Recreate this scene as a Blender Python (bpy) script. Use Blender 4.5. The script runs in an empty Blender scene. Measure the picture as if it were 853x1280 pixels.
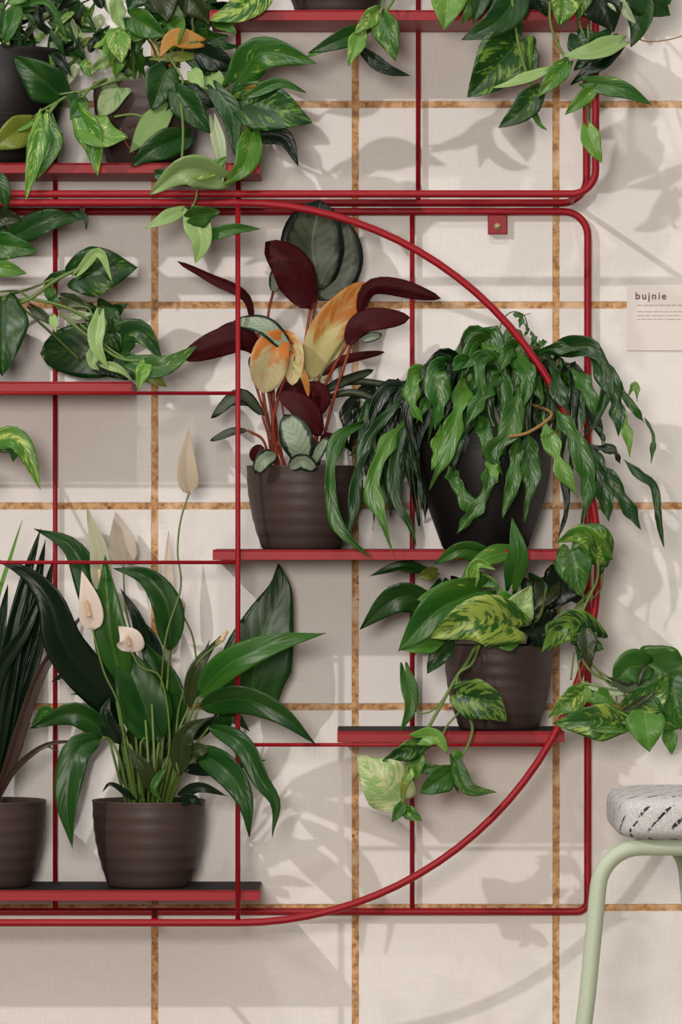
import bpy, math, random
from mathutils import Vector, Matrix, noise
random.seed(7)
SC = bpy.context.scene
COL = SC.collection
D = 6.5            # camera distance to the wall, metres
ZC = 1.08          # camera height
KEYP, FRP, AMB = 285., 640., .60
FR = .170          # depth of the front frames, metres from the wall

def P(px, py, f):  # photograph pixel + distance from the wall (mm) -> point in the room
    f = f*.001; s = .001*(D-f)/D
    return Vector(((px-426.5)*s, -f, ZC+(640-py)*s))

def lin(c):
    r = []
    for v in c:
        v /= 255.
        r.append(v/12.92 if v <= .04045 else ((v+.055)/1.055)**2.4)
    return tuple(r)+(1.,)

# ------------------------------------------------------------------ materials
def newmat(name):
    m = bpy.data.materials.new(name); m.use_nodes = True
    nt = m.node_tree; nt.nodes.clear()
    out = nt.nodes.new('ShaderNodeOutputMaterial'); b = nt.nodes.new('ShaderNodeBsdfPrincipled')
    nt.links.new(b.outputs[0], out.inputs[0])
    return m, nt, b, out
def N(nt, t, **k):
    n = nt.nodes.new(t)
    for a, v in k.items(): setattr(n, a, v)
    return n
def M(nt, op, a, b=None, c=None, clamp=False):
    n = nt.nodes.new('ShaderNodeMath'); n.operation = op; n.use_clamp = clamp
    for i, v in enumerate((a, b, c)):
        if v is None: continue
        if isinstance(v, (int, float)): n.inputs[i].default_value = v
        else: nt.links.new(v, n.inputs[i])
    return n.outputs[0]
def MIX(nt, f, a, b):
    n = nt.nodes.new('ShaderNodeMix'); n.data_type = 'RGBA'
    for i, v in ((0, f), (6, a), (7, b)):
        if isinstance(v, (int, float, tuple)): n.inputs[i].default_value = v
        else: nt.links.new(v, n.inputs[i])
    return n.outputs[2]
def SM(nt, x, lo, hi):
    n = nt.nodes.new('ShaderNodeMapRange'); n.interpolation_type = 'SMOOTHSTEP'
    nt.links.new(x, n.inputs[0])
    for i, v in ((1, lo), (2, hi)):
        if isinstance(v, (int, float)): n.inputs[i].default_value = v
        else: nt.links.new(v, n.inputs[i])
    return n.outputs[0]
def NOI(nt, vec, scale, detail=2, rough=.5):
    n = nt.nodes.new('ShaderNodeTexNoise'); n.inputs['Scale'].default_value = scale
    n.inputs['Detail'].default_value = detail; n.inputs['Roughness'].default_value = rough
    if vec is not None: nt.links.new(vec, n.inputs['Vector'])
    return n.outputs[0]
def BUMP(nt, h, s, d=.001):
    n = nt.nodes.new('ShaderNodeBump'); n.inputs['Strength'].default_value = s; n.inputs['Distance'].default_value = d
    nt.links.new(h, n.inputs['Height']); return n.outputs[0]

def simple(name, c, rough=.5, spec=.5, var=.0, bump=0, vs=60, metal=0):
    m, nt, b, o = newmat(name)
    tc = N(nt, 'ShaderNodeTexCoord').outputs['Object']
    n = NOI(nt, tc, vs, 4)
    c0 = lin(c); c1 = tuple(v*(1-var) for v in c0[:3])+(1,)
    nt.links.new(MIX(nt, n, c0, c1), b.inputs['Base Color'])
    b.inputs['Roughness'].default_value = rough; b.inputs['Specular IOR Level'].default_value = spec
    b.inputs['Metallic'].default_value = metal
    if bump: nt.links.new(BUMP(nt, NOI(nt, tc, vs*3, 3), bump, .001), b.inputs['Normal'])
    return m

def wall_mat():
    m, nt, b, o = newmat('large pale tiles with ochre grout')
    geo = N(nt, 'ShaderNodeNewGeometry').outputs['Position']
    sp = N(nt, 'ShaderNodeSeparateXYZ'); nt.links.new(geo, sp.inputs[0])
    T = .2510
    x0 = P(193.5, 0, 0).x; z0 = P(0, 130.5, 0).z
    nz = NOI(nt, geo, 60, 3)
    wob = M(nt, 'MULTIPLY', M(nt, 'SUBTRACT', nz, .5), .0016)
    def dist(c, off):
        a = M(nt, 'DIVIDE', M(nt, 'SUBTRACT', c, off-T*40), T)
        fr = M(nt, 'FRACT', M(nt, 'ADD', a, .5))
        return M(nt, 'MULTIPLY', M(nt, 'ABSOLUTE', M(nt, 'SUBTRACT', fr, .5)), T)
    d = M(nt, 'MINIMUM', dist(sp.outputs[0], x0), dist(sp.outputs[2], z0))
    d = M(nt, 'ADD', d, wob)
    tile = SM(nt, d, .0038, .0048)
    # tile colour with faint linen weave
    wx = N(nt, 'ShaderNodeMapping'); wx.inputs['Scale'].default_value = (30, 30, 700); nt.links.new(geo, wx.inputs[0])
    wz = N(nt, 'ShaderNodeMapping'); wz.inputs['Scale'].default_value = (700, 30, 30); nt.links.new(geo, wz.inputs[0])
    weave = M(nt, 'ADD', NOI(nt, wx.outputs[0], 1, 2), NOI(nt, wz.outputs[0], 1, 2))
    weave = M(nt, 'MULTIPLY', weave, .5)
    tc = MIX(nt, SM(nt, weave, .3, .7), lin((216, 211, 208)), lin((226, 222, 219)))
    tc = MIX(nt, M(nt, 'MULTIPLY', SM(nt, NOI(nt, geo, 3.5, 3), .35, .7), .35), tc, lin((217, 209, 204)))
    g = NOI(nt, geo, 110, 6, .7)
    gc = MIX(nt, SM(nt, g, .36, .62), lin((140, 94, 54)), lin((206, 160, 108)))
    gc = MIX(nt, SM(nt, NOI(nt, geo, 26, 3), .5, .68), gc, lin((214, 180, 146)))
    gc = MIX(nt, SM(nt, NOI(nt, geo, 75, 3), .655, .70), gc, lin((82, 46, 24)))
    nt.links.new(MIX(nt, tile, gc, tc), b.inputs['Base Color'])
    b.inputs['Roughness'].default_value = .62; b.inputs['Specular IOR Level'].default_value = .3
    h = M(nt, 'ADD', M(nt, 'MULTIPLY', tile, 1.), M(nt, 'ADD', M(nt, 'MULTIPLY', weave, .12), M(nt, 'MULTIPLY', g, .12)))
    nt.links.new(BUMP(nt, h, .6, .0015), b.inputs['Normal'])
    return m

def leaf_mats(name, under=None, rough=.36, marbled=True, kind='plain', trans=.10, bump=.20, spec=.32):
    """top and underside material of a leaf; colours come from per-leaf attributes"""
    out = []
    for side in (0, 1):
        m, nt, b, o = newmat(name+(' upper side' if side == 0 else ' underside'))
        uv = N(nt, 'ShaderNodeAttribute', attribute_name='luv'); ca = N(nt, 'ShaderNodeAttribute', attribute_name='ca'); cb = N(nt, 'ShaderNodeAttribute', attribute_name='cb')
        s = N(nt, 'ShaderNodeSeparateXYZ'); nt.links.new(uv.outputs['Vector'], s.inputs[0])
        u, v, seed = s.outputs
        au = M(nt, 'ABSOLUTE', u)
        q = M(nt, 'SUBTRACT', v, M(nt, 'MULTIPLY', au, .30))
        cm = N(nt, 'ShaderNodeCombineXYZ')
        nt.links.new(M(nt, 'MULTIPLY', q, 19.), cm.inputs[0]); nt.links.new(M(nt, 'MULTIPLY', u, 2.1), cm.inputs[1]); nt.links.new(M(nt, 'MULTIPLY', seed, 37.), cm.inputs[2])
        n1 = NOI(nt, cm.outputs[0], 1., 3, .62)
        cm2 = N(nt, 'ShaderNodeCombineXYZ')
        nt.links.new(M(nt, 'MULTIPLY', q, 3.), cm2.inputs[0]); nt.links.new(M(nt, 'MULTIPLY', u, 1.3), cm2.inputs[1]); nt.links.new(M(nt, 'ADD', M(nt, 'MULTIPLY', seed, 91.), 5.), cm2.inputs[2])
        n2 = NOI(nt, cm2.outputs[0], 1., 2)
        amt = ca.outputs['Alpha']
        thr = M(nt, 'SUBTRACT', .80, M(nt, 'MULTIPLY', amt, .48))
        pat = M(nt, 'ADD', M(nt, 'MULTIPLY', n1, .62), M(nt, 'MULTIPLY', n2, .38))
        f = SM(nt, pat, thr, M(nt, 'ADD', thr, .08))
        # soft tone changes in the blade
        base = MIX(nt, M(nt, 'MULTIPLY', SM(nt, n2, .3, .7), .45), ca.outputs['Color'], MIX(nt, .25, ca.outputs['Color'], cb.outputs['Color']))
        if kind == 'calathea':
            edge = SM(nt, M(nt, 'ADD', au, M(nt, 'MULTIPLY', M(nt, 'SUBTRACT', n1, .5), .35)), .66, .76)
            tipm = SM(nt, v, .86, .93)
            col = MIX(nt, M(nt, 'MAXIMUM', edge, tipm), ca.outputs['Color'], cb.outputs['Color'])
            band = M(nt, 'MULTIPLY', SM(nt, M(nt, 'SINE', M(nt, 'MULTIPLY', q, 48.)), .2, .9), .25)
            col = MIX(nt, band, col, cb.outputs['Color'])
        elif kind == 'fade':  # blend paints in light shining through the blade
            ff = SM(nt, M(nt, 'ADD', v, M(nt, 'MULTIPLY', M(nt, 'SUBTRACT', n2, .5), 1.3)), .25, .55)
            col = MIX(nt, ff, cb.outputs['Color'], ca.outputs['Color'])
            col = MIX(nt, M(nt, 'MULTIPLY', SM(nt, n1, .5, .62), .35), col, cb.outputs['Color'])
        else:
            col = MIX(nt, f, base, cb.outputs['Color']) if marbled else base
        rib = M(nt, 'SUBTRACT', 1., SM(nt, au, .015, .05 if kind != 'calathea' else .04))
        col = MIX(nt, M(nt, 'MULTIPLY', rib, .35), col, MIX(nt, .5, col, cb.outputs['Color']) if kind != 'calathea' else lin((120, 140, 100)))
        if side == 1:
            if under is None:
                col = MIX(nt, .45, col, lin((96, 122, 72)))
            else:
                col = MIX(nt, SM(nt, n1, .3, .7), lin(under), tuple(x*.62 for x in lin(under)[:3])+(1,))
        nt.links.new(col, b.inputs['Base Color'])
        b.inputs['Roughness'].default_value = rough if side == 0 else .55
        b.inputs['Specular IOR Level'].default_value = spec if side == 0 else .12
        vein = M(nt, 'SINE', M(nt, 'MULTIPLY', q, 52.))
        hh = M(nt, 'ADD', M(nt, 'MULTIPLY', vein, .25), M(nt, 'ADD', M(nt, 'MULTIPLY', rib, -1.), M(nt, 'MULTIPLY', n1, .8)))
        nt.links.new(BUMP(nt, hh, bump, .0012), b.inputs['Normal'])
        t = N(nt, 'ShaderNodeBsdfTranslucent'); nt.links.new(col, t.inputs[0])
        mx = N(nt, 'ShaderNodeMixShader'); mx.inputs[0].default_value = trans
        nt.links.new(b.outputs[0], mx.inputs[1]); nt.links.new(t.outputs[0], mx.inputs[2]); nt.links.new(mx.outputs[0], o.inputs[0])
        out.append(m)
    return out

MW = wall_mat()
MRED = simple('red powder coated steel', (142, 13, 27), .45, .25, .12, .05, 40)
MLIN = simple('black rubber shelf lining', (22, 17, 17), .7, .2, .1)
def pot_mat(name, c):
    m, nt, b, o = newmat(name)
    tc = N(nt, 'ShaderNodeTexCoord').outputs['Object']
    mp = N(nt, 'ShaderNodeMapping'); mp.inputs['Scale'].default_value = (6, 6, 260); nt.links.new(tc, mp.inputs[0])
    n = NOI(nt, mp.outputs[0], 1, 3); n2 = NOI(nt, tc, 22, 4)
    c0 = lin(c); c1 = tuple(v*1.35 for v in c0[:3])+(1,)
    nt.links.new(MIX(nt, M(nt, 'MULTIPLY', M(nt, 'ADD', n, n2), .5), c0, c1), b.inputs['Base Color'])
    b.inputs['Roughness'].default_value = .48; b.inputs['Specular IOR Level'].default_value = .3
    nt.links.new(BUMP(nt, n, .35, .0008), b.inputs['Normal'])
    return m
MPOT = pot_mat('dark taupe plastic', (58, 45, 42)); MBLK = pot_mat('black plastic', (13, 10, 10))
MSOIL = simple('potting soil', (34, 24, 18), .95, .1, .5, 1., 120)
MPOTH = leaf_mats('marbled vine leaf'); MLILY = leaf_mats('glossy dark leaf', rough=.33, marbled=False, bump=.16, spec=.24); MFERN = leaf_mats('leathery fern leaf', rough=.33, marbled=False, bump=.35, spec=.45)
MCAL = leaf_mats('silver patterned leaf', under=(62, 10, 15), kind='calathea', rough=.42, trans=.05, bump=.15)
MBACKLIT = leaf_mats('fading leaf', kind='fade', rough=.5, trans=.3, bump=.1); MSPA = leaf_mats('spathe', rough=.6, trans=.4, bump=.05)  # first pair: glow of light through a thin leaf, put into its colour
MSTG = simple('pale green stem', (96, 120, 54), .5, .4, .35, 0, 50); MSTD = simple('dark green stem', (62, 84, 40), .5, .4, .4, 0, 50)
MSTR = simple('rust red stem', (140, 54, 30), .45, .4, .5, 0, 40); MSTB = simple('dry brown stem', (150, 116, 66), .7, .3, .4, 0, 80)
MSTK = simple('dark woody stem', (52, 34, 26), .7, .3, .4, 0, 80)
MSPX = simple('cream spadix', (226, 196, 158), .8, .2, .3, 1., 500)
MMINT = simple('pale mint painted steel', (174, 186, 164), .5, .4, .06, .1, 200)

# ------------------------------------------------------------------ objects
def mesh_obj(name, vs, fs, mats, parent=None, smooth=True):
    me = bpy.data.meshes.new(name); me.from_pydata([tuple(v) for v in vs], [], fs)
    for m in (mats if isinstance(mats, (list, tuple)) else [mats]): me.materials.append(m)
    if smooth: me.polygons.foreach_set('use_smooth', [True]*len(me.polygons))
    me.update()
    o = bpy.data.objects.new(name, me); COL.objects.link(o)
    if parent is not None:
        o.parent = parent
        off = world_of(parent)
        o.matrix_parent_inverse = Matrix.Translation(-off)
    return o
def world_of(o):
    # parts are written in room coordinates; only top-level empties carry a location
    r = o
    while r.parent is not None: r = r.parent
    if o is r: return r.location.copy()
    return Vector((0, 0, 0))
def thing(name, label, cat, loc):
    o = bpy.data.objects.new(name, None); COL.objects.link(o); o.location = loc; o.empty_display_size = .05
    o['label'] = label; o['category'] = cat
    return o

def catmull(pts, n):
    if len(pts) == 2: return [pts[0].lerp(pts[1], i/(n-1)) for i in range(n)]
    q = [pts[0]*2-pts[1]]+list(pts)+[pts[-1]*2-pts[-2]]
    seg = []
    for i in range(1, len(q)-2):
        for j in range(12):
            t = j/12; a, b, c, d = q[i-1:i+3]
            seg.append(.5*((2*b)+(c-a)*t+(2*a-5*b+4*c-d)*t*t+(3*b-a-3*c+d)*t**3))
    seg.append(pts[-1].copy())
    L = [0]
    for i in range(1, len(seg)): L.append(L[-1]+(seg[i]-seg[i-1]).length)
    out = []; k = 0
    for i in range(n):
        s = L[-1]*i/(n-1)
        while k < len(L)-2 and L[k+1] < s: k += 1
        e = L[k+1]-L[k]; t = 0 if e == 0 else (s-L[k])/e
        out.append(seg[k].lerp(seg[k+1], min(1, max(0, t))))
    return out

class Acc:
    def __init__(s): s.v = []; s.f = []; s.uv = []; s.ca = []; s.cb = []
    def tube(s, pts, r, n=None, sides=7, r1=None, closed=False, resample=True):
        pts = [p if isinstance(p, Vector) else P(*p) for p in pts]
        if resample: pts = catmull(pts, n or max(6, len(pts)*6))
        r1 = r if r1 is None else r1
        k0 = len(s.v); m = len(pts)
        ref = None
        for i, p in enumerate(pts):
            if closed: T = (pts[(i+1) % m]-pts[i-1])
            else: T = pts[min(i+1, m-1)]-pts[max(i-1, 0)]
            T.normalize()
            if ref is None:
                ref = Vector((0, 0, 1)) if abs(T.z) < .8 else Vector((1, 0, 0))
            a = (ref-T*ref.dot(T)).normalized(); b = T.cross(a); ref = a
            rr = r+(r1-r)*i/(m-1)
            for j in range(sides):
                w = 2*math.pi*j/sides
                s.v.append(p+(a*math.cos(w)+b*math.sin(w))*rr)
        for i in range(m if closed else m-1):
            for j in range(sides):
                A = k0+i*sides; B = k0+((i+1) % m)*sides; j2 = (j+1) % sides
                s.f.append((A+j, A+j2, B+j2, B+j))
        if not closed:
            s.f.append(tuple(k0+j for j in reversed(range(sides)))); s.f.append(tuple(k0+(m-1)*sides+j for j in range(sides)))
    def box(s, a, b):
        k = len(s.v)
        for x in (a[0], b[0]):
            for y in (a[1], b[1]):
                for z in (a[2], b[2]): s.v.append(Vector((x, y, z)))
        for q in ((0, 1, 3, 2), (4, 6, 7, 5), (0, 4, 5, 1), (2, 3, 7, 6), (0, 2, 6, 4), (1, 5, 7, 3)): s.f.append(tuple(k+i for i in q))
    def lathe(s, c, prof, n=64):
        k = len(s.v); m = len(prof)
        for (r, z) in prof:
            for j in range(n):
                w = 2*math.pi*j/n; s.v.append(Vector((c[0]+r*math.cos(w), c[1]+r*math.sin(w), c[2]+z)))
        for i in range(m-1):
            for j in range(n):
                j2 = (j+1) % n; s.f.append((k+i*n+j, k+i*n+j2, k+(i+1)*n+j2, k+(i+1)*n+j))
        s.f.append(tuple(k+j for j in reversed(range(n)))); s.f.append(tuple(k+(m-1)*n+j for j in range(n)))
    def obj(s, name, mat, parent=None, smooth=True): return mesh_obj(name, s.v, s.f, mat, parent, smooth)
    def leaf(s, pts, w, ca, cb, amt=0., shape='heart', fold=.18, wave=.05, roll=0., twist=0., back=False, bend=0., bulge=.1, freq=11., nt=15, lobe=.17):
        pts = [P(*p) if not isinstance(p, Vector) else p for p in pts]
        if len(pts) == 2:
            a, b = pts; d = b-a; Ln = d.length
            perp = Vector((d.z, 0, -d.x)); perp = perp.normalized() if perp.length > 1e-6 else Vector((1, 0, 0))
            mid = a.lerp(b, .5)+perp*bend*Ln+Vector((0, -1, 0))*bulge*Ln
            pts = [a, mid, b]
        C = catmull(pts, nt+1)
        Ln = sum((C[i+1]-C[i]).length for i in range(nt))
        W = w*.0005*.97
        seed = random.random(); ph = random.random()*6.28; ph2 = random.random()*6.28
        k0 = len(s.v); nu = 5; cols = 2*nu+1
        sgn = -1 if back else 1
        lob = [random.uniform(.42, 1.3) for _ in range(10)] if shape == 'fern' else None
        for i in range(nt+1):
            t = i/nt
            T = (C[min(i+1, nt)]-C[max(i-1, 0)]).normalized()
            cam = Vector((0, -1, 0)); S = T.cross(cam)
            if S.length < .15: S = T.cross(Vector((.3, -1, .5)))
            S.normalize(); n = S.cross(T).normalized()
            if n.y > 0: n = -n
            R = Matrix.Rotation(math.radians(roll+twist*(t-.3)), 3, T)
            S = R @ S; n = R @ n
            if shape == 'heart':
                wf = (.60+1.55*t-1.75*t*t) if t < .3 else None
                if t >= .3: x = (t-.3)/.7; wf = .9075*(1-x**1.55)**.92*(1-.18*x)
                wf *= 1.10
            elif shape == 'lance':
                wf = math.sin(math.pi*min(1, t**.72*1.0))**.95 if t < 1 else 0; wf = max(0, wf)*(1-.25*t)*1.12
            elif shape == 'oval':
                wf = (math.sin(math.pi*t**.95))**.54 if 0 < t < 1 else 0
            elif shape == 'strap':
                wf = min(1, .45+t*2.2)*(1-t**5)**.9*(1-.25*t)
            elif shape == 'fern':
                e = min(1, t*5+.12)*min(1, (1-t)*3.2)
                x = t*8; j = int(min(8, x)); fr = x-j; fr = fr*fr*(3-2*fr); lf = lob[j]+(lob[min(9, j+1)]-lob[j])*fr
                wf = e*lf
            elif shape == 'spathe':
                wf = (math.sin(math.pi*t**.62))**.85*(1-.35*t)*1.15 if 0 < t < 1 else 0
            for j in range(cols):
                u = (j-nu)/nu; au = abs(u)
                al = 0
                if shape == 'heart': al = -lobe*Ln*math.sin(math.pi*min(1, au**.85))*(1-t)**3
                wv = wave*W*2*math.sin(freq*t+ph+(1.3 if u > 0 else 0)+ph2*(u > 0))*au*au
                h = fold*W*wf*2*au*(1-.35*au)+wv
                p = C[i]+S*u*W*wf+T*al+n*h
                s.v.append(p); s.uv.append((u, t, seed)); s.ca.append(ca[:3]+(amt,)); s.cb.append(cb[:3]+(1,))
        for i in range(nt):
            for j in range(cols-1):
                A = k0+i*cols+j
                q = (A, A+1, A+cols+1, A+cols)
                # decide winding so that the upper side looks along +n unless back
                e1 = s.v[q[1]]-s.v[q[0]]; e2 = s.v[q[3]]-s.v[q[0]]
                s.f.append((q, back))
    def leafobj(s, name, mats, parent, thick=.0006):
        # fix winding: 'upper side' faces n, or away from it for back=True
        fs = []
        for it in s.f:
            q, back = it
            fs.append(q if not back else tuple(reversed(q)))
        # S x T = n convention gives consistent winding; verify below
        o = mesh_obj(name, s.v, fs, mats, parent)
        me = o.data
        a = me.attributes.new('luv', 'FLOAT_VECTOR', 'POINT'); a.data.foreach_set('vector', [c for p in s.uv for c in p])
        a = me.color_attributes.new('ca', 'FLOAT_COLOR', 'POINT'); a.data.foreach_set('color', [c for p in s.ca for c in p])
        a = me.color_attributes.new('cb', 'FLOAT_COLOR', 'POINT'); a.data.foreach_set('color', [c for p in s.cb for c in p])
        md = o.modifiers.new('thickness', 'SOLIDIFY'); md.thickness = thick; md.offset = -1; md.material_offset = 1; md.material_offset_rim = 0
        return o

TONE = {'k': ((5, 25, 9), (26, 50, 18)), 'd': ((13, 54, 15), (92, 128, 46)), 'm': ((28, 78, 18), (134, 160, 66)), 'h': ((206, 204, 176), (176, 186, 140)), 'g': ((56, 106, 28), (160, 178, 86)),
        'l': ((82, 128, 46), (172, 186, 106)), 'p': ((126, 156, 94), (176, 190, 138)), 'w': ((160, 174, 138), (84, 120, 62)), 'y': ((92, 106, 34), (160, 158, 66)),
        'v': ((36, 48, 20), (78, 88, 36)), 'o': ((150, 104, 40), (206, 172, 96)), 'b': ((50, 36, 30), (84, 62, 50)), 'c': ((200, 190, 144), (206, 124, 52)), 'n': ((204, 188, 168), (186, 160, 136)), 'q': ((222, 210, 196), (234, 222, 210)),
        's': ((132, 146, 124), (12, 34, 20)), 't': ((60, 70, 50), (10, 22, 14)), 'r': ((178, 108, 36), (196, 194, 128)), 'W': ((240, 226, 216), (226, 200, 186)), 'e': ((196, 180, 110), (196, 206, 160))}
def LV(acc, rows, shape='heart', f0=0, **dflt):
    """rows: (points, width, 'tone+amount', options); points are (px, py, mm from wall) strings"""
    for r in rows:
        v = [float(x) for x in r[0].split()]
        pts = [(v[i], v[i+1], v[i+2]+f0) for i in range(0, len(v), 3)]
        c = r[2]; tn = TONE[c[0]]; amt = int(c[1:] or 0)/10.
        k = dict(dflt); k['shape'] = shape
        if len(r) > 3: k.update(r[3])
        j = random.uniform(.88, 1.12)
        ca = tuple(min(1, x*j) for x in lin(tn[0])[:3]); cb = tuple(x*random.uniform(.9, 1.08) for x in lin(tn[1])[:3])
        acc.leaf(pts, r[1], ca, cb, amt, **k)
def ST(acc, rows):
    for r in rows:
        v = [float(x) for x in r[0].split()]
        acc.tube([(v[i], v[i+1], v[i+2]) for i in range(0, len(v), 3)], r[1]*.001, r1=(r[2]*.001 if len(r) > 2 else None))

# ------------------------------------------------------------------ setting
def struct(name, a, b, mat):
    A = Acc(); A.box(a, b); o = A.obj(name, mat, smooth=False); o['kind'] = 'structure'; return o
struct('wall_back', (-3, 0, 0), (3, .12, 3.2), MW)
struct('floor', (-3, -7.5, -.05), (3, .12, 0), simple('grey concrete floor', (150, 140, 130), .6, .4, .15, .2, 4))

# ------------------------------------------------------------------ shelf units
def rrect(x0, x1, y0, y1, f, rTR, rTL=30, rBR=30, rBL=30, n=8):
    pts = []
    def arc(cx, cy, r, a0, a1):
        for i in range(n+1):
            a = math.radians(a0+(a1-a0)*i/n); pts.append(P(cx+r*math.cos(a), cy-r*math.sin(a), f))
    arc(x1-rTR, y0+rTR, rTR, 90, 0); arc(x1-rBR, y1-rBR, rBR, 0, -90)
    arc(x0+rBL, y1-rBL, rBL, -90, -180); arc(x0+rTL, y0+rTL, rTL, 180, 90)
    return pts
def shelf(parent, x0, x1, ytop, h=13, fb=9, ff=165):
    z1 = P(0, ytop, ff).z; z0 = P(0, ytop+h, ff).z; X0 = P(x0, 0, ff).x; X1 = P(x1, 0, ff).x
    A = Acc(); t = .0016
    A.box((X0, -ff*.001, z0+.0105), (X1, -fb*.001, z1-.0012))
    # lips folded downwards on the four sides leave a shallow rim, closed by a bottom sheet
    A.box((X0, -ff*.001, z0), (X1, -ff*.001+t, z0+.0105)); A.box((X0, -fb*.001-t, z0), (X1, -fb*.001, z0+.0105))
    A.box((X0, -ff*.001+t, z0), (X0+t, -fb*.001-t, z0+.0105)); A.box((X1-t, -ff*.001+t, z0), (X1, -fb*.001-t, z0+.0105))
    A.box((X0+t, -ff*.001+t, z0+.0004), (X1-t, -fb*.001-t, z0+.0020))
    A.box((X0, -ff*.001, z1-.0012), (X1, -ff*.001+.0016, z1))
    o = A.obj('shelf', MRED, parent, smooth=False)
    m = o.modifiers.new('b', 'BEVEL'); m.width = .0006; m.segments = 2
    B = Acc(); B.box((X0+.001, -ff*.001+.0018, z1-.0012), (X1-.001, -fb*.001, z1-.0002)); B.obj('shelf_lining', MLIN, o, smooth=False)
    return z1
def tube_part(name, parent, pts, r, closed=False, resample=False, sides=14, mat=None):
    A = Acc(); A.tube(pts, r, closed=closed, resample=resample, sides=sides); return A.obj(name, mat or MRED, parent)
def rod(parent, x0, y0, f0, x1, y1, f1, r=.0028, name='rod'):
    return tube_part(name, parent, [P(x0, y0, f0), P(x1, y1, f1)], r, sides=10)
RT = .0046
U = thing('wall_shelf_unit', 'red steel wall shelf unit across the top with squared double frame', 'shelf', P(130, 250, 10))
tube_part('back_frame', U, rrect(-480, 733.5, -560, 253.5, 12, 30), RT, closed=True)
tube_part('front_frame', U, rrect(-495, 745, -600, 242.5, 170, 32), RT, closed=True)
ZT = shelf(U, 262, 738, 12.5); ZU = shelf(U, -440, 325, 203.5)
rod(U, 298, -560, 12, 298, 253, 12, .0032, 'upright_rod'); rod(U, 523, -560, 12, 523, 253, 12, .0030, 'upright_rod'); rod(U, 69, -560, 12, 69, 253, 12, .003, 'upright_rod')
for x in (-300, 715): rod(U, x, 242, 170, x, 253, 12, .0034, 'spacer_bar')
rod(U, 733, 60, 12, 744, 52, 170, .0034, 'spacer_bar')

V = thing('wall_shelf_unit', 'red steel wall shelf unit below with large half-round front hoop', 'shelf', P(130, 1140, 10))
tube_part('back_frame', V, rrect(-480, 735, 264.5, 1139.5, 12, 30, rBR=14), RT, closed=True)
cx, cy, r, cl = 298, 703.5, 450, -40
pts = []
for i in range(49): a = math.radians(90-180*i/48); pts.append(P(cx+r*math.cos(a), cy-r*math.sin(a), 170))
for i in range(49): a = math.radians(-90-180*i/48); pts.append(P(cl+r*math.cos(a), cy-r*math.sin(a), 170))
tube_part('front_hoop', V, pts, RT, closed=True)
ZL = shelf(V, -420, 165, 477); ZM = shelf(V, 266, 704, 687); ZR = shelf(V, 422, 706, 914, 14); ZB = shelf(V, -300, 325, 1113)
rod(V, 297.5, 254, 170, 297.5, 1152, 170, .0031, 'upright_rod')
rod(V, 69, 265, 12, 69, 1139, 12, .0030, 'upright_rod'); rod(V, 515.5, 265, 12, 515.5, 1139, 12, .0030, 'upright_rod')
for y, x0, x1 in ((491.5, -440, 297), (703, -480, 297), (931, 298, 684)): rod(V, x0, y, 168, x1, y, 168, .0023, 'shelf_rail')
rod(V, 701, 703.5, 168, 747, 703.5, 168, .0023, 'shelf_rail')
for x in (193, -150): rod(V, x, 1153, 170, x, 1139.5, 12, .0034, 'spacer_bar'); rod(V, x-90, 254, 170, x-90, 264.5, 12, .0034, 'spacer_bar')
for (bx, by, par) in ((622, 280, V),):
    A = Acc(); a = P(bx-12, by+13, 2); b = P(bx+12, by-15, 6)
    A.box((a.x, -.012, a.z), (b.x, -.0085, b.z)); A.box((a.x, -.0085, a.z), (a.x+.003, 0, b.z)); A.box((b.x-.003, -.0085, a.z), (b.x, 0, b.z))
    o = A.obj('mounting_bracket', MRED, par, smooth=False); m = o.modifiers.new('b', 'BEVEL'); m.width = .001; m.segments = 2
    S = Acc(); c = P(bx, by+3, 12); S.v = []
    A2 = Acc(); A2.tube([c, c+Vector((0, -.0022, 0))], .0042, resample=False, sides=16); A2.tube([c+Vector((0, -.0022, 0)), c+Vector((0, -.0030, 0))], .0026, resample=False, sides=6)
    A2.obj('screw', simple('pale brass screw', (214, 196, 150), .35, .6, .1, metal=.6), o)

# ------------------------------------------------------------------ pots
def ribbed_pot(parent, px, f, z, s=1.):
    c = P(px, 0, f); c.z = z
    pr = [(.030, 0), (.047, 0), (.049, .002)]
    for i in range(1, 49):
        t = i/48; rr = .049+.0185*(1-(1-t)**2.1)
        if t < .94: rr += .00030*math.sin(t*2*math.pi*6.2)
        pr.append((rr, .002+t*.0985))
    pr += [(.0683, .1025), (.0672, .1032), (.0655, .1026), (.0650, .098), (.0630, .070), (.0600, .050), (.02, .05)]
    A = Acc(); A.lathe(c, [(a*s, b*s) for a, b in pr]); A.obj('pot', MPOT, parent)
    soil(parent, c+Vector((0, 0, .094*s)), .0645*s); return c
def round_pot(parent, px, f, z, R=.082, H=.147):
    c = P(px, 0, f); c.z = z
    pr = [(.03, 0), (R*.62, 0), (R*.65, .003)]
    for i in range(1, 33):
        t = i/32; pr.append((R*(.65+.35*math.sin(min(1, t*1.25)*math.pi/2)-(.05*max(0, t-.8)/.2)), .003+t*(H-.004)))
    pr += [(R*.93, H), (R*.91, H-.004), (R*.9, H-.03), (R*.85, H*.5), (.02, H*.5)]
    A = Acc(); A.lathe(c, pr); A.obj('pot', MBLK, parent)
    soil(parent, c+Vector((0, 0, H-.012)), R*.9); return c
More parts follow.
